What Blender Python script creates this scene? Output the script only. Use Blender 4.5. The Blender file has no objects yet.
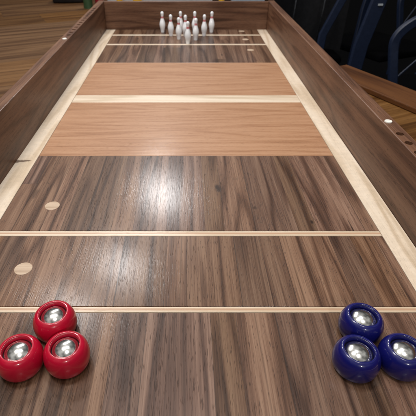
import bpy, bmesh, math, random
from mathutils import Vector, Matrix
random.seed(7)
S = bpy.context.scene
COL = S.collection
R = math.radians

# ------------------------------------------------------------------ node helpers
class NT:
    """small wrapper for writing shader maths"""
    def __init__(s, name):
        s.m = bpy.data.materials.new(name); s.m.use_nodes = True
        s.t = s.m.node_tree; s.n = s.t.nodes; s.l = s.t.links
        s.b = s.n['Principled BSDF']
    def new(s, typ, **kw):
        nd = s.n.new(typ)
        for k, v in kw.items(): setattr(nd, k, v)
        return nd
    def put(s, sock, v):
        if hasattr(v, 'is_output') or isinstance(v, bpy.types.NodeSocket): s.l.new(v, sock)
        else: sock.default_value = v
    def math(s, op, a, b=0.0, c=0.0):
        nd = s.new('ShaderNodeMath', operation=op)
        s.put(nd.inputs[0], a); s.put(nd.inputs[1], b)
        if op in ('MULTIPLY_ADD', 'WRAP', 'SMOOTH_MIN'): s.put(nd.inputs[2], c)
        return nd.outputs[0]
    def xyz(s, x, y, z=0.0):
        nd = s.new('ShaderNodeCombineXYZ')
        for i, v in enumerate((x, y, z)): s.put(nd.inputs[i], v)
        return nd.outputs[0]
    def noise(s, vec, scale=1.0, detail=2.0, rough=0.5, dist=0.0):
        nd = s.new('ShaderNodeTexNoise', noise_dimensions='3D')
        s.put(nd.inputs['Vector'], vec)
        nd.inputs['Scale'].default_value = scale; nd.inputs['Detail'].default_value = detail
        nd.inputs['Roughness'].default_value = rough; nd.inputs['Distortion'].default_value = dist
        return nd.outputs[0]
    def white(s, vec):
        nd = s.new('ShaderNodeTexWhiteNoise', noise_dimensions='3D')
        s.put(nd.inputs['Vector'], vec); return nd.outputs['Value']
    def rng(s, v, a, b, c=0.0, d=1.0):
        nd = s.new('ShaderNodeMapRange', interpolation_type='SMOOTHSTEP')
        s.put(nd.inputs[0], v)
        for i, q in enumerate((a, b, c, d)): s.put(nd.inputs[i + 1], q)
        return nd.outputs[0]
    def ramp(s, v, stops):
        nd = s.new('ShaderNodeValToRGB'); s.put(nd.inputs[0], v)
        e = nd.color_ramp.elements
        while len(e) < len(stops): e.new(0.5)
        for q, (p, c) in zip(e, stops): q.position = p; q.color = (*c, 1)
        return nd.outputs[0]
    def mix(s, f, a, b, mode='MIX'):
        nd = s.new('ShaderNodeMix', data_type='RGBA', blend_type=mode)
        s.put(nd.inputs[0], f)
        for i, q in ((6, a), (7, b)):
            if isinstance(q, tuple): nd.inputs[i].default_value = (*q, 1)
            else: s.l.new(q, nd.inputs[i])
        return nd.outputs[2]
    def hsv(s, col, h=0.5, sat=1.0, val=1.0):
        nd = s.new('ShaderNodeHueSaturation'); s.l.new(col, nd.inputs['Color'])
        s.put(nd.inputs['Hue'], h); s.put(nd.inputs['Saturation'], sat); s.put(nd.inputs['Value'], val)
        return nd.outputs[0]
    def bump(s, h, strength, dist, cstr=None, ch=None):
        nd = s.new('ShaderNodeBump'); nd.inputs['Strength'].default_value = strength
        nd.inputs['Distance'].default_value = dist; s.l.new(h, nd.inputs['Height'])
        s.l.new(nd.outputs[0], s.b.inputs['Normal'])
        if cstr is not None:
            n2 = s.new('ShaderNodeBump'); n2.inputs['Strength'].default_value = cstr
            n2.inputs['Distance'].default_value = dist; s.l.new(ch if ch is not None else h, n2.inputs['Height'])
            s.l.new(n2.outputs[0], s.b.inputs['Coat Normal'])

def wood(name, stops, axis='Y', plank=None, length=0.6, seed=0.0, rough=0.3, vary=0.25, ring=10.0, ringmix=0.45,
         pore=0.5, bump=0.25, stretch=1.0, joint=0.6, angle=None, sat=1.0, coat=0.0, extra=None, xscale=1.0, huevar=0.0, vein=0.45, spec=0.3, coatr=0.17, rpow=2.2, curl=0.0, fine=0.38, lo=0.22, hi=0.80):
    t = NT(name)
    tc = t.new('ShaderNodeTexCoord').outputs['Object']
    if angle is not None:
        mp = t.new('ShaderNodeMapping'); mp.inputs['Rotation'].default_value[2] = angle
        t.l.new(tc, mp.inputs['Vector']); tc = mp.outputs[0]
    sp = t.new('ShaderNodeSeparateXYZ'); t.l.new(tc, sp.inputs[0])
    ox, oy = sp.outputs[0], sp.outputs[1]
    zz = sp.outputs[2]
    x, y = (ox, oy) if axis == 'Y' else (oy, ox)
    # height folds into the across-grain coordinate so that upright faces carry grain too
    xg = t.math('ADD', x, zz)
    jl = None
    if plank:
        xs = t.math('ADD', t.math('DIVIDE', x, plank), 40.37 + seed)
        xs = t.math('ADD', xs, t.math('MULTIPLY', t.math('SINE', t.math('MULTIPLY', xs, 2.3)), 0.3))
        xi = t.math('FLOOR', xs)
        r1 = t.white(t.xyz(xi, seed, 3.1))
        ys = t.math('ADD', t.math('DIVIDE', y, length), t.math('MULTIPLY_ADD', r1, 17.0, 20.0))
        yi = t.math('FLOOR', ys)
        r2 = t.white(t.xyz(xi, yi, seed + 1.7)); r3 = t.white(t.xyz(yi, xi, seed + 9.2))
        fx = t.math('FRACT', xs); fy = t.math('FRACT', ys)
        ex = t.math('MINIMUM', fx, t.math('SUBTRACT', 1.0, fx)); ey = t.math('MINIMUM', fy, t.math('SUBTRACT', 1.0, fy))
        jl = t.math('MINIMUM', t.rng(ex, 0.0, 0.0007 / plank), t.rng(ey, 0.0, 0.0007 / length))
    else:
        r2 = 0.5; r3 = 0.5
    off = t.math('MULTIPLY_ADD', r2, 31.0, seed * 3.3)
    off2 = t.math('MULTIPLY_ADD', r3, 23.0, seed)
    ya = t.math('ADD', y, off2)
    # a slow wander of the grain
    w = t.noise(t.xyz(t.math('MULTIPLY', xg, 9 * xscale), t.math('MULTIPLY', ya, 2.2 / stretch), off), 1.0, 2.0)
    xw = t.math('MULTIPLY_ADD', t.math('SUBTRACT', w, 0.5), 0.022, xg)
    g1 = t.noise(t.xyz(t.math('MULTIPLY', xw, 75 * xscale), t.math('MULTIPLY', ya, 2.0 / stretch), off), 1.0, 5.0, 0.6)
    g2 = t.noise(t.xyz(t.math('MULTIPLY', xw, 560 * xscale), t.math('MULTIPLY', ya, 15.0 / stretch), off), 1.0, 4.0, 0.65)
    # growth rings: contour lines of a slow noise
    rn = t.noise(t.xyz(t.math('MULTIPLY', xw, 15 * xscale), t.math('MULTIPLY', ya, 1.5 / stretch), off), 1.0, 2.0, 0.35)
    rg = t.math('MULTIPLY_ADD', t.math('SINE', t.math('MULTIPLY', rn, ring * 6.283)), 0.5, 0.5)
    rg = t.math('POWER', rg, rpow)
    # long dark mineral veins
    vn = t.rng(t.noise(t.xyz(t.math('MULTIPLY', xw, 190 * xscale), t.math('MULTIPLY', ya, 2.4 / stretch), t.math('ADD', off, 5.0)), 1.0, 3.0, 0.55), 0.56, 0.70)
    v = t.math('ADD', t.math('MULTIPLY', g1, 1.0 - fine), t.math('MULTIPLY', g2, fine))
    v = t.math('ADD', t.math('MULTIPLY', v, 1.0 - ringmix), t.math('MULTIPLY', t.math('SUBTRACT', 1.0, rg), ringmix))
    v = t.rng(v, lo, hi)
    col = t.ramp(v, stops)
    col = t.mix(t.math('MULTIPLY', vn, vein), col, tuple(c * 0.9 for c in stops[0][1]))
    # pores: short dark dashes along the grain
    pn = t.noise(t.xyz(t.math('MULTIPLY', xw, 760 * xscale), t.math('MULTIPLY', ya, 75.0 / stretch), off), 1.0, 2.0, 0.7)
    pm = t.rng(t.math('MULTIPLY_ADD', t.math('SUBTRACT', g1, 0.5), -0.22, pn), 0.58, 0.68)
    col = t.mix(t.math('MULTIPLY', pm, pore), col, tuple(c * 0.55 for c in stops[0][1]))
    if plank:
        col = t.hsv(col, t.math('MULTIPLY_ADD', t.math('SUBTRACT', r3, 0.5), huevar, 0.5),
                    t.math('MULTIPLY_ADD', t.math('SUBTRACT', r3, 0.5), 0.18, sat),
                    t.math('MULTIPLY_ADD', t.math('SUBTRACT', r2, 0.5), 2 * vary, 1.0))
        col = t.mix(t.math('MULTIPLY', t.math('SUBTRACT', 1.0, jl), joint), col, (0.02, 0.013, 0.01))
    if curl:
        cn = t.noise(t.xyz(t.math('MULTIPLY', xg, 55), t.math('MULTIPLY', y, 95), seed), 1.0, 3.0, 0.55, 0.6)
        col = t.hsv(col, 0.5, 1.0, t.math('MULTIPLY_ADD', t.math('SUBTRACT', cn, 0.5), curl, 1.0))
    if extra: col = extra(t, ox, oy, col)
    t.l.new(col, t.b.inputs['Base Color'])
    sm = t.noise(t.xyz(t.math('MULTIPLY', ox, 14), t.math('MULTIPLY', oy, 9), zz), 1.0, 4.0, 0.6)
    rr = t.math('ADD', t.math('MULTIPLY_ADD', g2, 0.16, rough - 0.10), t.math('MULTIPLY', t.math('SUBTRACT', sm, 0.5), 0.14))
    t.l.new(t.math('ADD', rr, t.math('MULTIPLY', pm, 0.12)), t.b.inputs['Roughness'])
    h = t.math('SUBTRACT', t.math('MULTIPLY', g2, 0.5), t.math('MULTIPLY', pm, 0.9))
    if jl is not None: h = t.math('ADD', h, t.math('MULTIPLY', jl, 0.25))
    t.bump(h, bump, 0.0006, bump * 0.5, t.math('SUBTRACT', t.math('MULTIPLY', g2, 0.6), t.math('MULTIPLY', t.rng(pn, 0.45, 0.72), 0.35)))
    t.b.inputs['Specular IOR Level'].default_value = spec
    t.b.inputs['Coat Weight'].default_value = coat
    t.b.inputs['Coat Roughness'].default_value = coatr
    return t.m

def plain(name, col, rough=0.4, metal=0.0, coat=0.0, nscale=40.0, namp=0.12, bump=0.0, spec=0.5):
    t = NT(name)
    tc = t.new('ShaderNodeTexCoord').outputs['Object']
    n = t.noise(tc, nscale, 4.0, 0.6)
    c = t.ramp(n, [(0.3, tuple(q * (1 - namp) for q in col)), (0.7, tuple(min(1, q * (1 + namp)) for q in col))])
    t.l.new(c, t.b.inputs['Base Color'])
    t.l.new(t.math('MULTIPLY_ADD', n, 0.12, rough - 0.06), t.b.inputs['Roughness'])
    t.b.inputs['Metallic'].default_value = metal
    t.b.inputs['Specular IOR Level'].default_value = spec
    t.b.inputs['Coat Weight'].default_value = coat; t.b.inputs['Coat Roughness'].default_value = 0.05
    if bump: t.bump(n, bump, 0.0005)
    return t.m

WAL = [(0.0, (0.027, 0.011, 0.005)), (0.30, (0.078, 0.037, 0.021)), (0.64, (0.146, 0.077, 0.047)), (1.0, (0.262, 0.158, 0.102))]
WALD = [(0.0, (0.042, 0.017, 0.008)), (0.5, (0.120, 0.054, 0.029)), (1.0, (0.210, 0.108, 0.061))]
CHE = [(0.0, (0.235, 0.104, 0.048)), (0.5, (0.385, 0.202, 0.108)), (1.0, (0.490, 0.290, 0.172))]
MAP = [(0.0, (0.520, 0.400, 0.275)), (0.5, (0.665, 0.540, 0.405)), (1.0, (0.740, 0.630, 0.500))]
OLD = [(0.0, (0.032, 0.012, 0.004)), (0.40, (0.094, 0.043, 0.015)), (0.75, (0.146, 0.073, 0.028)), (1.0, (0.210, 0.113, 0.048))]
ORA = [(0.0, (0.036, 0.012, 0.004)), (0.5, (0.085, 0.031, 0.010)), (1.0, (0.125, 0.050, 0.017))]

KNOTS = [(0.0594, 0.658, 0.0075, 0.016, .9), (0.2097, 0.5528, 0.0035, 0.006, .9), (0.1183, 0.5932, 0.006, 0.006, .6), (0.2713, 0.540, 0.0016, 0.030, .9),
         (0.2609, 0.462, 0.0016, 0.028, .9), (0.255, 0.3035, 0.010, 0.016, .6), (-0.2759, 0.640, 0.006, 0.020, .5), (-0.06, 0.25, 0.0016, 0.06, .7),
         (-0.2, 1.80, 0.006, 0.012, .8), (0.13, 1.56, 0.006, 0.014, .7)]
def knots(t, ox, oy, col):
    # dark knots and short mineral veins at fixed places in the boards
    n = t.noise(t.xyz(t.math('MULTIPLY', ox, 160), t.math('MULTIPLY', oy, 70), 2.0), 1.0, 4.0)
    tot = None
    for x, y, rx, ry, a in KNOTS:
        dx = t.math('DIVIDE', t.math('SUBTRACT', ox, x), rx); dy = t.math('DIVIDE', t.math('SUBTRACT', oy, y), ry)
        d = t.math('SQRT', t.math('ADD', t.math('MULTIPLY', dx, dx), t.math('MULTIPLY', dy, dy)))
        d = t.math('ADD', d, t.math('MULTIPLY', t.math('SUBTRACT', n, 0.5), 1.4))
        m = t.rng(d, 0.25, 1.15, a, 0.0)
        tot = m if tot is None else t.math('MAXIMUM', tot, m)
    return t.mix(tot, col, (0.022, 0.011, 0.007))

def flaw(t, ox, oy, col):
    # bark pocket crossing the left border strip
    n = t.noise(t.xyz(t.math('MULTIPLY', ox, 120), t.math('MULTIPLY', oy, 120), 0), 1.0, 4.0)
    line = t.math('MULTIPLY_ADD', t.math('ADD', ox, 0.340), 0.12, 0.762)
    d = t.math('ABSOLUTE', t.math('ADD', t.math('SUBTRACT', oy, line), t.math('MULTIPLY', t.math('SUBTRACT', n, 0.5), 0.010)))
    m = t.math('MULTIPLY', t.rng(d, 0.0018, t.math('MULTIPLY_ADD', ox, -0.16, -0.0475), 1, 0), t.rng(ox, -0.328, -0.320, 1, 0))
    return t.mix(t.math('MULTIPLY', m, 0.85), col, (0.085, 0.040, 0.020))

def core(lo, hi):
    def f(t, ox, oy, col):
        # three-ply inlay: cream edges with a tan heart
        w = hi - lo
        m = t.math('MULTIPLY', t.rng(oy, lo + w * 0.30, lo + w * 0.36), t.rng(oy, lo + w * 0.64, lo + w * 0.70, 1, 0))
        return t.mix(t.math('MULTIPLY', m, 0.75), col, (0.43, 0.24, 0.14))
    return f

M = {}
WP = dict(rough=0.46, spec=0.22, ring=8, rpow=3.5, ringmix=0.17, pore=0.6, bump=0.28, coat=0.32, coatr=0.17, fine=0.50, lo=0.22, hi=0.78, sat=1.0, huevar=0.008, vein=0.45, stretch=1.5, joint=0.6, extra=knots)
M['walnut_near'] = wood('walnut lacquered planks', WAL, plank=0.052, length=1.9, seed=2.3, vary=0.27, **WP)
M['walnut_mid'] = wood('walnut lacquered planks second lay', WAL, plank=0.050, length=1.7, seed=6.4, vary=0.27, **WP)
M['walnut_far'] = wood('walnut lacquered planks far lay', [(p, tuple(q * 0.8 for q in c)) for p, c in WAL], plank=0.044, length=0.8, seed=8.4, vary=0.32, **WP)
RP = dict(rough=0.46, ring=6, rpow=3.0, ringmix=0.16, pore=0.6, bump=0.15, vein=0.5, fine=0.5, spec=0.3, coat=0.08, coatr=0.25, lo=0.22, hi=0.78)
M['walnut_rail'] = wood('walnut rail', WALD, seed=11.2, stretch=1.2, xscale=1.25, **RP)
M['walnut_end'] = wood('walnut end rail', WALD, axis='X', seed=14.8, stretch=1.0, **RP)
M['cherry'] = wood('cherry crosswise panel', CHE, axis='X', seed=3.7, rough=0.46, spec=0.22, ring=6, rpow=3.0, ringmix=0.12, pore=0.42, bump=0.22, stretch=0.75, xscale=1.5, coat=0.35, coatr=0.15, vein=0.25, fine=0.55, lo=0.15, hi=0.85)
M['maple_x'] = wood('maple crosswise band', MAP, axis='X', seed=6.6, rough=0.42, ring=7, ringmix=0.25, pore=0.2, bump=0.15, coat=0.3, coatr=0.15, vein=0.15)
M['maple_y'] = wood('maple border strip', MAP, seed=9.9, rough=0.42, ring=6, ringmix=0.25, pore=0.25, bump=0.15, extra=flaw, vein=0.15, curl=0.32, coat=0.2)
M['maple_dot'] = wood('figured maple dot', [(0, (0.34, 0.23, 0.15)), (0.5, (0.50, 0.37, 0.26)), (1, (0.58, 0.45, 0.33))], axis='X', seed=1.9, rough=0.40, ring=6, ringmix=0.15, pore=0.2, bump=0.2, vein=0.2, xscale=2.0)
M['old_table'] = wood('old oiled table planks', OLD, plank=0.40, length=5.0, seed=4.2, rough=0.5, vary=0.16, ring=5, rpow=2.0, ringmix=0.16, pore=0.4, bump=0.4, stretch=2.2, joint=1.0, angle=R(65.0), xscale=0.62, vein=0.5, spec=0.15)
M['orange_board'] = wood('orange oiled edge board', ORA, seed=7.7, rough=0.45, ring=4, ringmix=0.35, pore=0.4, bump=0.4, stretch=1.5, angle=R(-24.8), xscale=0.6, spec=0.2)

M['red'] = plain('glossy crimson lacquer', (0.44, 0.004, 0.026), 0.3, coat=0.6, spec=0.3, nscale=300, namp=0.03)
M['blue'] = plain('glossy cobalt lacquer', (0.005, 0.006, 0.100), 0.3, coat=0.6, spec=0.3, nscale=300, namp=0.03)
M['steel'] = plain('polished steel', (0.86, 0.85, 0.81), 0.17, metal=1.0, nscale=120, namp=0.06)
M['socket'] = plain('black gap shade', (0.006, 0.005, 0.006), 0.7)  # near-black colour standing in for the shade around the ball
M['pin'] = plain('white glossy plastic', (0.88, 0.89, 0.90), 0.22, coat=0.3, nscale=200, namp=0.02)
M['stripe'] = plain('red painted stripe', (0.50, 0.02, 0.03), 0.3)
M['peg'] = plain('ivory plastic peg', (0.82, 0.79, 0.72), 0.3)
M['navy'] = plain('navy powder coated steel', (0.004, 0.010, 0.030), 0.5, nscale=80, namp=0.15)
M['black'] = plain('black plastic', (0.008, 0.008, 0.009), 0.35, nscale=60)
M['mesh'] = plain('black woven seat', (0.002, 0.002, 0.0024), 1.0, spec=0.03, nscale=600, namp=0.5, bump=0.4)
M['floor'] = plain('dark carpet', (0.002, 0.002, 0.0025), 0.95, spec=0.1, nscale=25, namp=0.4, bump=0.3)
M['chrome'] = plain('dull chrome', (0.45, 0.47, 0.5), 0.25, metal=1.0)
M['green'] = plain('green plastic', (0.035, 0.075, 0.030), 0.45)
M['crim'] = plain('dark red paint', (0.22, 0.010, 0.020), 0.35)
M['yellow'] = plain('yellow plastic', (0.75, 0.42, 0.01), 0.35)
M['pale'] = plain('pale grey plastic', (0.46, 0.49, 0.50), 0.4)
M['sky'] = plain('pale blue plastic', (0.34, 0.43, 0.50), 0.4)
M['label'] = plain('grey metal tag', (0.35, 0.38, 0.40), 0.4)

# ------------------------------------------------------------------ geometry helpers
def link(name, bm, mat, parent=None, smooth=None, loc=None):
    me = bpy.data.meshes.new(name); bmesh.ops.recalc_face_normals(bm, faces=bm.faces[:]); bm.to_mesh(me); bm.free()
    me.materials.append(mat)
    if smooth is not None:
        for p in me.polygons: p.use_smooth = True
        if smooth < 180: me.set_sharp_from_angle(angle=R(smooth))
    o = bpy.data.objects.new(name, me); COL.objects.link(o)
    if parent: o.parent = parent
    if loc: o.location = loc
    return o

def empty(name, label, cat, loc=(0, 0, 0), rz=0.0, group=None):
    o = bpy.data.objects.new(name, None); COL.objects.link(o)
    o.empty_display_size = 0.05; o.location = loc; o.rotation_euler = (0, 0, rz)
    o['label'] = label; o['category'] = cat
    if group: o['group'] = group
    return o

def box(x0, x1, y0, y1, z0, z1, bev=0.0, seg=2, bm=None):
    b = bmesh.new()
    bmesh.ops.create_cube(b, size=1.0, matrix=Matrix.Translation(((x0 + x1) / 2, (y0 + y1) / 2, (z0 + z1) / 2)) @ Matrix.Diagonal((x1 - x0, y1 - y0, z1 - z0, 1)))
    if bev: bmesh.ops.bevel(b, geom=b.edges[:], offset=bev, segments=seg, profile=0.5, affect='EDGES')
    if bm is None: return b
    me = bpy.data.meshes.new('tmp'); b.to_mesh(me); b.free(); bm.from_mesh(me); bpy.data.meshes.remove(me)
    return bm

def lathe(prof, seg=64, closed_top=True):
    """prof: list of (r, z) from the bottom axis to the top axis"""
    bm = bmesh.new(); rings = []
    for r, z in prof:
        if r < 1e-6: rings.append([bm.verts.new((0, 0, z))])
        else: rings.append([bm.verts.new((r * math.cos(2 * math.pi * i / seg), r * math.sin(2 * math.pi * i / seg), z)) for i in range(seg)])
    for a, b in zip(rings, rings[1:]):
        for i in range(seg):
            j = (i + 1) % seg
            if len(a) == 1 and len(b) == 1: continue
            if len(a) == 1: bm.faces.new((a[0], b[j], b[i]))
            elif len(b) == 1: bm.faces.new((a[i], a[j], b[0]))
            else: bm.faces.new((a[i], a[j], b[j], b[i]))
    return bm

def smooth_prof(pts, n=6):
    """Catmull-Rom through the profile points"""
    out = []
    for i in range(len(pts) - 1):
        p0 = pts[max(i - 1, 0)]; p1 = pts[i]; p2 = pts[i + 1]; p3 = pts[min(i + 2, len(pts) - 1)]
        for k in range(n):
            u = k / n
            q = []
            for a in (0, 1):
                q.append(0.5 * (2 * p1[a] + (p2[a] - p0[a]) * u + (2 * p0[a] - 5 * p1[a] + 4 * p2[a] - p3[a]) * u * u + (3 * p1[a] - p0[a] - 3 * p2[a] + p3[a]) * u ** 3))
            out.append((max(q[0], 0.0), q[1]))
    out.append(pts[-1])
    return out

def bar(pts, w, d, name, mat, parent, up=Vector((0, 0, 1)), bev=0.004):
    """flat or square bar swept along a polyline; w across, d thickness"""
    bm = bmesh.new(); P = [Vector(p) for p in pts]; rings = []
    for i, p in enumerate(P):
        t = (P[min(i + 1, len(P) - 1)] - P[max(i - 1, 0)]).normalized()
        a = t.cross(up)
        if a.length < 0.1: a = t.cross(Vector((0, 1, 0)))
        a.normalize(); b = a.cross(t).normalized()
        c = min(bev, w * .3, d * .3); hw, hd = w / 2, d / 2
        sec = [(-hw + c, -hd), (hw - c, -hd), (hw, -hd + c), (hw, hd - c), (hw - c, hd), (-hw + c, hd), (-hw, hd - c), (-hw, -hd + c)]
        rings.append([bm.verts.new(p + a * u + b * v) for u, v in sec])
    for r0, r1 in zip(rings, rings[1:]):
        for i in range(8):
            j = (i + 1) % 8; bm.faces.new((r0[i], r0[j], r1[j], r1[i]))
    bm.faces.new(rings[0][::-1]); bm.faces.new(rings[-1])
    return link(name, bm, mat, parent, smooth=40)

def cyl(bm, r, p0, p1, seg=32):
    p0 = Vector(p0); p1 = Vector(p1); d = p1 - p0
    m = Matrix.Translation((p0 + p1) / 2) @ d.to_track_quat('Z', 'Y').to_matrix().to_4x4()
    bmesh.ops.create_cone(bm, cap_ends=True, segments=seg, radius1=r, radius2=r, depth=d.length, matrix=m)

# ------------------------------------------------------------------ the game board
Y0, Y1 = -0.30, 1.963          # playing length (inside the end rails)
XI, XW, XO = 0.313, 0.354, 0.380
TH, BOT = 0.113, -0.030
board = empty('shuffleboard', 'long walnut tabletop shuffleboard with cherry panels, maple lines and high side rails', 'game board', (0, 0, BOT))
def part(name, bm, mat, parent=board, smooth=None, dz=-BOT):
    bmesh.ops.translate(bm, vec=(0, 0, 0), verts=bm.verts[:])
    o = link(name, bm, mat, parent, smooth)
    if parent is board: o.location = (0, 0, dz)
    return o
G = 0.0004                     # hairline gaps between the laid pieces
def slab(y0, y1): return box(-XI + G, XI - G, y0 + G, y1 - G, -0.02, 0, 0.0006, 1)
# laid pieces of the bed, from the near end to the pins
part('walnut_panel', slab(Y0, 0.3601), M['walnut_near'])
part('inlay_line', slab(0.3601, 0.3700), wood('cream inlay near', MAP, axis='X', seed=2.2, rough=0.32, ringmix=0.2, ring=6, pore=0.1, bump=0.2, extra=core(0.3601, 0.3700)))
part('walnut_panel', slab(0.3700, 0.5161), M['walnut_mid'])
part('inlay_line', slab(0.5161, 0.5290), wood('cream inlay far', MAP, axis='X', seed=5.2, rough=0.32, ringmix=0.2, ring=6, pore=0.1, bump=0.2, extra=core(0.5161, 0.5290)))
part('walnut_panel', slab(0.5290, 0.7850), M['walnut_near'])
part('cherry_panel', slab(0.7850, 1.0917), M['cherry'])
part('maple_band', slab(1.0917, 1.1459), M['maple_x'])
part('cherry_panel', slab(1.1459, 1.4614), M['cherry'])
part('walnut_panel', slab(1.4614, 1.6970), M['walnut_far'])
part('inlay_line', slab(1.6970, 1.7140), M['maple_x'])
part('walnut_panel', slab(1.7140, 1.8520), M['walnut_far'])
part('inlay_line', slab(1.8520, 1.8690), M['maple_x'])
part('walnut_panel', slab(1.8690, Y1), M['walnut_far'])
for s in (-1, 1):
    a, b = sorted((s * XI, s * XW))
    part('border_strip', box(a + G, b - G, Y0 + G, Y1 - G, -0.02, 0, 0.0006, 1), M['maple_y'])
bt = part('underboard', box(-XW + G, XW - G, Y0 + G, Y1 - G, BOT + 0.002, -0.0203), M['walnut_end'])
for x, y in [(-0.236, 0.6002), (-0.2362, 0.4412), (0.242, 1.9304), (0.242, 1.7854), (0.242, 1.6237)]:
    part('inlay_dot', lathe([(0, -0.004), (0.0128, -0.004), (0.0128, 0.0001), (0.0122, 0.0004), (0, 0.0004)], 48), M['maple_dot']).location = (x, y, -BOT)

def rail(s):
    # upright board with eased top edges, score holes drilled in the top
    xi, xo = s * XW, s * XO; c = 0.0016
    prof = [(xi, BOT), (xi, TH - c), (xi + s * c * .35, TH - c * .35), (xi + s * c, TH), (xo - s * c, TH), (xo - s * c * .35, TH - c * .35), (xo, TH - c), (xo, BOT)]
    y0, y1 = Y0 - 0.026, Y1 + 0.026
    bm = bmesh.new()
    r0 = [bm.verts.new((x, y0, z)) for x, z in prof]; r1 = [bm.verts.new((x, y1, z)) for x, z in prof]
    for i in range(8):
        j = (i + 1) % 8; bm.faces.new((r0[i], r0[j], r1[j], r1[i]))
    bm.faces.new(r0); bm.faces.new(r1[::-1])
    o = part('side_rail', bm, M['walnut_rail'])
    xm = s * 0.3645
    ys = [0.7029 - 0.0505 - 0.0345 * k for k in range(13)] if s > 0 else [1.3099 + 0.0505 + 0.0365 * k for k in range(13)]
    cut = bmesh.new()
    for y in ys: cyl(cut, 0.0066, (xm, y, TH - 0.060), (xm, y, TH + 0.02))
    if s < 0: cyl(cut, 0.009, (-XW - 0.015, 1.83, 0.016), (-XW + 0.01, 1.83, 0.016))
    co = link('drill', cut, M['walnut_rail']); co.location = (0, 0, -BOT + BOT)
    co.location = board.location; co.location = (0, 0, 0)
    o.parent = None; o.location = (0, 0, 0)
    md = o.modifiers.new('holes', 'BOOLEAN'); md.operation = 'DIFFERENCE'; md.solver = 'EXACT'; md.object = co
    bpy.context.view_layer.update()
    ev = o.evaluated_get(bpy.context.evaluated_depsgraph_get())
    me = bpy.data.meshes.new_from_object(ev); o.modifiers.clear(); o.data = me
    cd = co.data; bpy.data.objects.remove(co); bpy.data.meshes.remove(cd)
    o.parent = board; o.location = (0, 0, -BOT)
    yp = 0.7029 if s > 0 else 1.3099
    pg = link('score_peg', lathe(smooth_prof([(0, -0.015), (0.0062, -0.015), (0.0066, 0.0004), (0.0050, 0.0018), (0, 0.0022)], 4), 32), M['peg'], o, smooth=50)
    pg.location = (xm, yp, TH)
rail(-1); rail(1)
def endrail(y0, y1):
    return part('end_rail', box(-XW + 0.0004, XW - 0.0004, y0, y1, BOT, TH - 0.0012, 0.0014, 2), M['walnut_end'])
endrail(Y1, Y1 + 0.024); endrail(Y0 - 0.024, Y0)

# ------------------------------------------------------------------ pucks
def puck_body():
    p = [(0, 0.0006), (0.0150, 0.0006), (0.0172, 0.0004)]
    sil = [(0.0192, 0.0), (0.0210, 0.0004), (0.0239, 0.0040), (0.0253, 0.0095), (0.0256, 0.0143), (0.0251, 0.0197), (0.0236, 0.0250),
           (0.0213, 0.0291), (0.0187, 0.0313), (0.0172, 0.0318), (0.0165, 0.0316), (0.0161, 0.0310), (0.01590, 0.0300), (0.0158, 0.0270), (0.0157, 0.0236)]
    return lathe(p + smooth_prof(sil, 5) + [(0.0140, 0.0232), (0, 0.0232)], 72)
def puck_proto(mat, col):
    t = empty('puck', '', 'puck')
    link('body', puck_body(), mat, t, smooth=60)
    # ball held in its cup: only the crown shows above the ring
    rs, re, zb = 0.0205, 0.0146, 0.0260
    am = math.asin(re / rs); zc = zb - rs * math.cos(am)
    cap = [(0, zb - 0.0004), (re, zb - 0.0004)] + [(rs * math.sin(am * (1 - k / 24)), zc + rs * math.cos(am * (1 - k / 24))) for k in range(24)] + [(0, zc + rs)]
    link('steel_ball', lathe(cap, 64), M['steel'], t, smooth=60)
    link('gap_shade_ring', lathe([(0.0147, 0.0233), (0.0156, 0.0234), (0.0155, 0.0250), (0.0152, 0.0246), (0.0147, 0.0246)], 64), M['socket'], t, smooth=40)  # black ring that paints the shade into the gap around the ball
    return t
def copy_tree(o, parent=None):
    c = o.copy(); COL.objects.link(c)
    if parent: c.parent = parent
    for ch in list(o.children): copy_tree(ch, c)
    return c
def pucks(mat, col, spots):
    proto = puck_proto(mat, col)
    for i, (x, y, rz, lab) in enumerate(spots):
        o = proto if i == 0 else copy_tree(proto)
        o.location = (x, y + 0.003, 0.0); o.rotation_euler = (0, 0, rz); o['label'] = lab; o['group'] = col + ' pucks'
pucks(M['red'], 'red', [
    (-0.1861, 0.2803, 0.3, 'glossy red puck with steel ball, outermost of its trio beside the left maple strip'),
    (-0.1345, 0.2843, 2.1, 'glossy red puck with steel ball, the one nearest the middle of the board'),
    (-0.1596, 0.3302, 4.0, 'glossy red puck with steel ball, rearmost of its trio against the cream line')])
pucks(M['blue'], 'blue', [
    (0.1896, 0.2790, 1.0, 'glossy dark blue puck with steel ball, the one nearest the middle of the board'),
    (0.2414, 0.2812, 2.9, 'glossy dark blue puck with steel ball, outermost of its trio at the right'),
    (0.2110, 0.3265, 5.0, 'glossy dark blue puck with steel ball, rearmost of its trio touching the cream line')])

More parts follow.
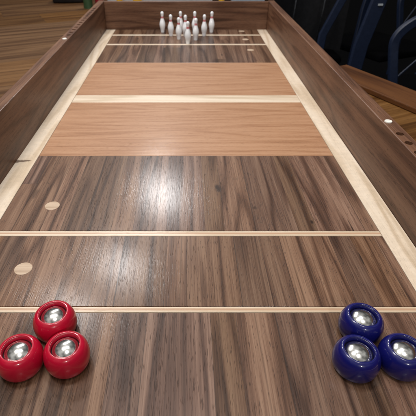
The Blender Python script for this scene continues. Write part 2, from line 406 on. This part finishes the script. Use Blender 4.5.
# ------------------------------------------------------------------ pins
PIN = [(0, 0.0), (0.0068, 0.0), (0.0075, 0.0008), (0.0088, 0.010), (0.0112, 0.020), (0.0124, 0.0285), (0.0116, 0.037), (0.0088, 0.0465),
       (0.0062, 0.0545), (0.0052, 0.0605), (0.0055, 0.0665), (0.0066, 0.0720), (0.0066, 0.0763), (0.0050, 0.0800), (0.0025, 0.0818), (0, 0.0822)]
proto = empty('bowling_pin', '', 'bowling pin')
link('pin_body', lathe(smooth_prof(PIN, 4), 40), M['pin'], proto, smooth=60)
for z0, z1, r0, r1 in ((0.0562, 0.0588, 0.00605, 0.0056), (0.0600, 0.0628, 0.00555, 0.00565)):
    link('red_stripe', lathe([(r0 - 0.001, z0), (r0, z0), (r1, z1), (r1 - 0.001, z1)], 40), M['stripe'], proto, smooth=40)
pins = [(0.0060, 1.7180, 'small white pin alone in front, nearest the camera'),
        (-0.0307, 1.7920, 'small white pin in the second row, left one of that pair'),
        (0.0381, 1.7780, 'small white pin in the second row, right one of that pair'),
        (-0.0647, 1.8500, 'small white pin at the left end of the row of three'),
        (-0.0039, 1.8420, 'small white pin in the middle of the row of three, half hidden'),
        (0.0748, 1.8500, 'small white pin at the right end of the row of three'),
        (-0.1027, 1.9150, 'small white pin at the far left end of the rearmost row'),
        (-0.0248, 1.9190, 'small white pin second from left in the rearmost row by the end rail'),
        (0.0359, 1.9190, 'small white pin third from left in the rearmost row by the end rail'),
        (0.1088, 1.9150, 'small white pin at the far right end of the rearmost row')]
for i, (x, y, lab) in enumerate(pins):
    o = proto if i == 0 else copy_tree(proto)
    o.location = (x, y, 0.0); o['label'] = lab; o['group'] = 'ten white bowling pins'; o.rotation_euler = (0, 0, i * 1.3)

# ------------------------------------------------------------------ table under the board
TA = R(-24.8)                     # edge direction of the big table, turned from the board
table = empty('wooden_table', 'big old brown plank table the game board lies across, with a raised orange edge board', 'table', (0, 0, -0.78))
def tpart(name, bm, mat, parent=table):
    return link(name, bm, mat, parent)
# local frame: n points across towards the dark side, s runs back towards the camera
nv = Vector((0.9078, 0.4195, 0)); sv = Vector((0.4195, -0.9078, 0))
def tbox(n0, n1, s0, s1, z0, z1, bev=0.003):
    b = box(n0, n1, s0, s1, z0, z1, bev)
    for v in b.verts:
        q = nv * v.co.x + sv * v.co.y; v.co = Vector((q.x, q.y, v.co.z + 0.78))
    return b
tpart('plank_top', tbox(-1.25, 1.141, -3.30, 0.85, -0.085, -0.0304, 0.004), M['old_table'])
tpart('edge_board', tbox(1.0235, 1.139, -1.115, 0.84, -0.0300, -0.0145, 0.003), M['orange_board'])
for n in (-1.05, 0.95):
    for s in (-3.0, 0.6):
        tpart('leg', tbox(n - .05, n + .05, s - .05, s + .05, -0.78, -0.0854, 0.004), M['old_table'])

# ------------------------------------------------------------------ things behind the far end of the board
TZ = -0.0304
def bottle(name, label, cat, x, y, r, h, mat, capmat, capn='cap'):
    t = empty(name, label, cat, (x, y, TZ))
    link('body', lathe(smooth_prof([(0, 0), (r * .9, 0), (r, 0.004), (r, h * .70), (r * .93, h * .78), (r * .5, h * .86), (r * .42, h * .88)], 4) + [(0, h * .88)], 40), mat, t, smooth=50)
    link(capn, lathe([(0, h * .881), (r * .5, h * .881), (r * .48, h * .97), (r * .3, h), (0, h)], 32), capmat, t, smooth=40)
    return t
bottle('squeeze_bottle', 'dark green bottle standing on the table behind the left rail', 'bottle', -0.570, 2.655, 0.026, 0.20, M['green'], M['black'])
bottle('spray_can', 'dark red can beside the green bottle behind the far left corner', 'can', -0.500, 2.640, 0.024, 0.21, M['crim'], M['crim'])
bottle('glue_bottle', 'slim yellow bottle by the left end of the pale grey tub', 'bottle', -0.297, 2.045, 0.0135, 0.19, M['yellow'], M['yellow'])
bottle('glue_bottle', 'thick yellow bottle in front of the pale grey tub', 'bottle', -0.218, 2.050, 0.0205, 0.20, M['yellow'], M['yellow'])
bottle('glue_bottle', 'yellow bottle standing between the grey tub and the pale blue bin', 'bottle', 0.157, 2.045, 0.0125, 0.18, M['yellow'], M['yellow'])
def tub(name, label, cat, x0, x1, y0, y1, h, mat):
    cx, cy = (x0 + x1) / 2, (y0 + y1) / 2
    t = empty(name, label, cat, (cx, cy, TZ))
    hx, hy = (x1 - x0) / 2, (y1 - y0) / 2; w = 0.004
    b = bmesh.new()
    def ring(k, z, ins=0.0): return [b.verts.new((sx * (hx * k - ins), sy * (hy * k - ins), z)) for sx, sy in ((-1, -1), (1, -1), (1, 1), (-1, 1))]
    rs = [ring(.93, 0), ring(1, h), ring(1, h, w), ring(.93, 0.005, w)]
    for a, c in zip(rs, rs[1:]):
        for i in range(4): b.faces.new((a[i], a[(i + 1) % 4], c[(i + 1) % 4], c[i]))
    b.faces.new(rs[0][::-1]); b.faces.new(rs[-1])
    link('tub_body', b, mat, t)
    rb = bmesh.new()
    for x in (-hx - .004, hx + .004): box(x - .004, x + .004, -hy - .008, hy + .008, h - .012, h + .002, 0.001, bm=rb)
    for y in (-hy - .004, hy + .004): box(-hx + .0002, hx - .0002, y - .004, y + .004, h - .012, h + .002, 0.001, bm=rb)
    link('rim', rb, mat, t)
    return t
tub('storage_tub', 'wide pale grey plastic tub behind the end rail', 'tub', -0.365, 0.125, 2.085, 2.30, 0.22, M['pale'])
tub('storage_bin', 'small pale blue bin behind the right half of the end rail', 'bin', 0.200, 0.345, 2.015, 2.080, 0.20, M['sky'])
cs = empty('tool_case', 'black case lying on the far left of the table', 'case', (-0.728, 2.86, TZ), R(6))
link('case_body', box(-.095, .095, -.05, .05, 0.0, 0.09, 0.012, 3), M['black'], cs, smooth=40)
hb = bmesh.new(); box(-.04, .04, -.066, -.058, .035, .047, .002, bm=hb); box(-.04, -.032, -.058, -.048, .035, .047, bm=hb); box(.032, .04, -.058, -.048, .035, .047, bm=hb)
link('handle', hb, M['black'], cs)
for x in (-.065, .065): link('latch', box(x - .012, x + .012, -.054, -.049, .045, .065, .001), M['chrome'], cs)

# ------------------------------------------------------------------ dark chairs beyond the table
FZ = -0.78
def arc(p0, p1, p2, n=10):
    p0, p1, p2 = map(Vector, (p0, p1, p2))
    return [p0 * (1 - u) ** 2 + p1 * 2 * u * (1 - u) + p2 * u * u for u in [k / n for k in range(n + 1)]]
ch = empty('armchair', 'dark navy steel framed armchair standing beyond the orange edge board', 'chair', (1.05, 1.75, FZ))
def W(*p): return [(x - 1.05, y - 1.75, z - FZ) for x, y, z in p]
bar(W((0.735, 1.90, FZ), (0.765, 1.90, -0.05), (0.800, 1.90, 0.14), (0.83, 1.90, 0.30)), 0.062, 0.022, 'back_post', M['navy'], ch, up=Vector((0, 1, 0)))
bar(W((0.70, 2.32, FZ), (0.72, 2.32, -0.10), (0.80, 2.32, 0.10), (0.83, 2.32, 0.30)), 0.040, 0.022, 'back_post', M['navy'], ch, up=Vector((0, 1, 0)))
bar(W((0.829, 1.932, 0.29), (0.829, 2.300, 0.29)), 0.02, 0.05, 'top_rail', M['navy'], ch)
bar(W(*([(0.850, 1.66, FZ), (0.842, 1.67, -0.16), (0.815, 1.69, -0.03)] + [tuple(p) for p in arc((0.811, 1.695, 0.0), (0.805, 1.70, 0.055), (0.90, 1.70, 0.10))] + [(1.10, 1.70, 0.14), (1.30, 1.70, 0.14)])), 0.034, 0.024, 'arm_rest', M['navy'], ch, up=Vector((0, 1, 0)))
bar(W((0.846, 1.672, -0.12), (1.08, 1.70, 0.125)), 0.006, 0.006, 'brace', M['navy'], ch, up=Vector((0, 1, 0)), bev=.001)
bar(W((1.28, 1.70, FZ), (1.28, 1.70, 0.125)), 0.03, 0.03, 'leg', M['navy'], ch)
bar(W((1.28, 2.30, FZ), (1.28, 2.30, -0.30)), 0.03, 0.03, 'leg', M['navy'], ch)
st = link('seat', box(0.80 - 1.05, 1.30 - 1.05, 1.72 - 1.75, 2.30 - 1.75, -0.345 - FZ, -0.30 - FZ, 0.015, 3), M['mesh'], ch, smooth=40)
link('name_tag', box(0.792 - 1.05, 0.812 - 1.05, 1.884 - 1.75, 1.8885 - 1.75, 0.108 - FZ, 0.116 - FZ, 0.001, 1), M['label'], ch)

c2 = empty('office_chair', 'black chair with thin chrome strips added as pale glints, farther back in the dark', 'chair', (0.70, 2.83, FZ))
link('seat', box(-.25, .25, -.24, .24, .44, .49, .02, 3), M['mesh'], c2, smooth=40)
def bk():
    b = bmesh.new(); n = 12; rows = []
    for k in range(n + 1):
        a = (k / n - .5); rows.append([(a * .46, -.22 + .10 * (a * 2) ** 2 * -1 + .1, z) for z in (.52, .95)])
    f = [[b.verts.new(p) for p in r] for r in rows]; g = [[b.verts.new((p[0], p[1] + .018, p[2])) for p in r] for r in rows]
    for i in range(n):
        b.faces.new((f[i][0], f[i + 1][0], f[i + 1][1], f[i][1])); b.faces.new((g[i][0], g[i][1], g[i + 1][1], g[i + 1][0]))
        b.faces.new((f[i][1], f[i + 1][1], g[i + 1][1], g[i][1])); b.faces.new((f[i][0], g[i][0], g[i + 1][0], f[i + 1][0]))
    b.faces.new((f[0][0], f[0][1], g[0][1], g[0][0])); b.faces.new((f[n][0], g[n][0], g[n][1], f[n][1]))
    return b
link('backrest', bk(), M['black'], c2, smooth=40)
for x in (-.083, .08): bar([(x, -.17, .47), (x - .005, -.23, .60), (x, -.24, .76), (x + .015, -.20, .92)], .014, .006, 'glint_strip', M['chrome'], c2, up=Vector((1, 0, 0)), bev=.001)  # chrome strips added to stand in for pale reflections in the dark
for sx in (-.21, .21):
    for sy in (-.2, .2): bar([(sx, sy, 0), (sx, sy, .44)], .028, .028, 'leg', M['black'], c2)

c3 = copy_tree(ch); c3.location = (1.42, 2.78, FZ); c3.rotation_euler = (0, 0, 0.45)
c3['label'] = 'second navy steel armchair, farther back and partly hidden by the first'
ch['group'] = c3['group'] = 'navy steel armchairs'
# floor
fb = bmesh.new(); bmesh.ops.create_grid(fb, x_segments=1, y_segments=1, size=12.0)
fl = link('floor', fb, M['floor']); fl.location = (0, 0, FZ); fl['kind'] = 'structure'; fl['label'] = 'dark floor beyond the table'

# ------------------------------------------------------------------ light
Wd = bpy.data.worlds.new('World'); S.world = Wd; Wd.use_nodes = True
# a lit room: pale ceiling overhead, dim towards the walls
nt = Wd.node_tree; bg = nt.nodes['Background']
tcw = nt.nodes.new('ShaderNodeTexCoord'); spw = nt.nodes.new('ShaderNodeSeparateXYZ'); rw = nt.nodes.new('ShaderNodeValToRGB')
nt.links.new(tcw.outputs['Generated'], spw.inputs[0]); nt.links.new(spw.outputs[2], rw.inputs[0])
# ceiling is uneven: beams, tiles and patches of light
wn = nt.nodes.new('ShaderNodeTexNoise'); wn.inputs['Scale'].default_value = 3.2; wn.inputs['Detail'].default_value = 3.0
nt.links.new(tcw.outputs['Generated'], wn.inputs['Vector'])
wr = nt.nodes.new('ShaderNodeMapRange'); wr.inputs[1].default_value = 0.36; wr.inputs[2].default_value = 0.64
wr.inputs[3].default_value = 0.25; wr.inputs[4].default_value = 1.6
nt.links.new(wn.outputs[0], wr.inputs[0])
wm = nt.nodes.new('ShaderNodeVectorMath'); wm.operation = 'SCALE'
nt.links.new(rw.outputs[0], wm.inputs[0]); nt.links.new(wr.outputs[0], wm.inputs['Scale']); nt.links.new(wm.outputs[0], bg.inputs[0])
e = rw.color_ramp.elements
e[0].position = 0.0; e[0].color = (0.03, 0.03, 0.033, 1)
e[1].position = 0.90; e[1].color = (1.0, 0.98, 0.94, 1)
q = e.new(0.35); q.color = (0.16, 0.16, 0.17, 1)
bg.inputs[1].default_value = 0.36
def lamp(name, loc, target, energy, size, col=(1, .95, .88), shape='DISK', sy=None, spec=1.0):
    l = bpy.data.lights.new(name, 'AREA'); l.energy = energy; l.size = size; l.color = col; l.shape = shape
    if sy: l.size_y = sy
    l.specular_factor = spec
    o = bpy.data.objects.new(name, l); COL.objects.link(o); o.location = loc
    o.rotation_euler = (Vector(target) - Vector(loc)).to_track_quat('-Z', 'Y').to_euler()
    return o
lamp('ceiling_lamp_far', (-0.22, 3.1, 1.64), (0, 0.9, 0), 14, 0.27, (1, .97, .95))
lamp('ceiling_lamp_mid', (-0.47, 2.18, 1.64), (0, 1.3, 0), 9, 0.22, (1, .97, .95))
lamp('ceiling_lamp_side', (-0.74, 1.78, 1.64), (0.1, 0.9, 0), 7, 0.20, (1, .97, .94))
lamp('ceiling_lamp_key', (-0.60, 0.6, 2.0), (0.1, 0.7, 0), 16, 0.42, (1, .96, .92))
lamp('ceiling_lamp_near', (0.20, -0.1, 2.1), (0, 0.6, 0), 9, 0.5, (1, .96, .92))
lamp('ceiling_lamp_rear', (0.35, -2.0, 1.70), (0, 0.7, 0), 17, 0.26, (1, .97, .94))
lamp('pin_fill_lamp', (0.10, 0.9, 2.1), (0.0, 1.9, 0.05), 14, 0.4, (.97, .98, 1))  # added fill aimed at the pins to brighten them, not a known fitting

# ------------------------------------------------------------------ camera
cd = bpy.data.cameras.new('camera'); cam = bpy.data.objects.new('camera', cd); COL.objects.link(cam)
cd.lens = 36.0; cd.sensor_width = 36.0; cd.sensor_fit = 'HORIZONTAL'
cd.shift_x = (208 - 186.3) / 416
cam.location = (0, 0, 0.42); cam.rotation_euler = (R(90 - 35.3), 0, 0)
cd.clip_start = 0.01; cd.clip_end = 200
cd.dof.use_dof = True; cd.dof.focus_distance = 0.54; cd.dof.aperture_fstop = 15.0
S.camera = cam
S.view_settings.view_transform = 'Standard'; S.view_settings.look = 'None'
S.view_settings.exposure = 0.02; S.view_settings.gamma = 1.0
S.cycles.use_denoising = True
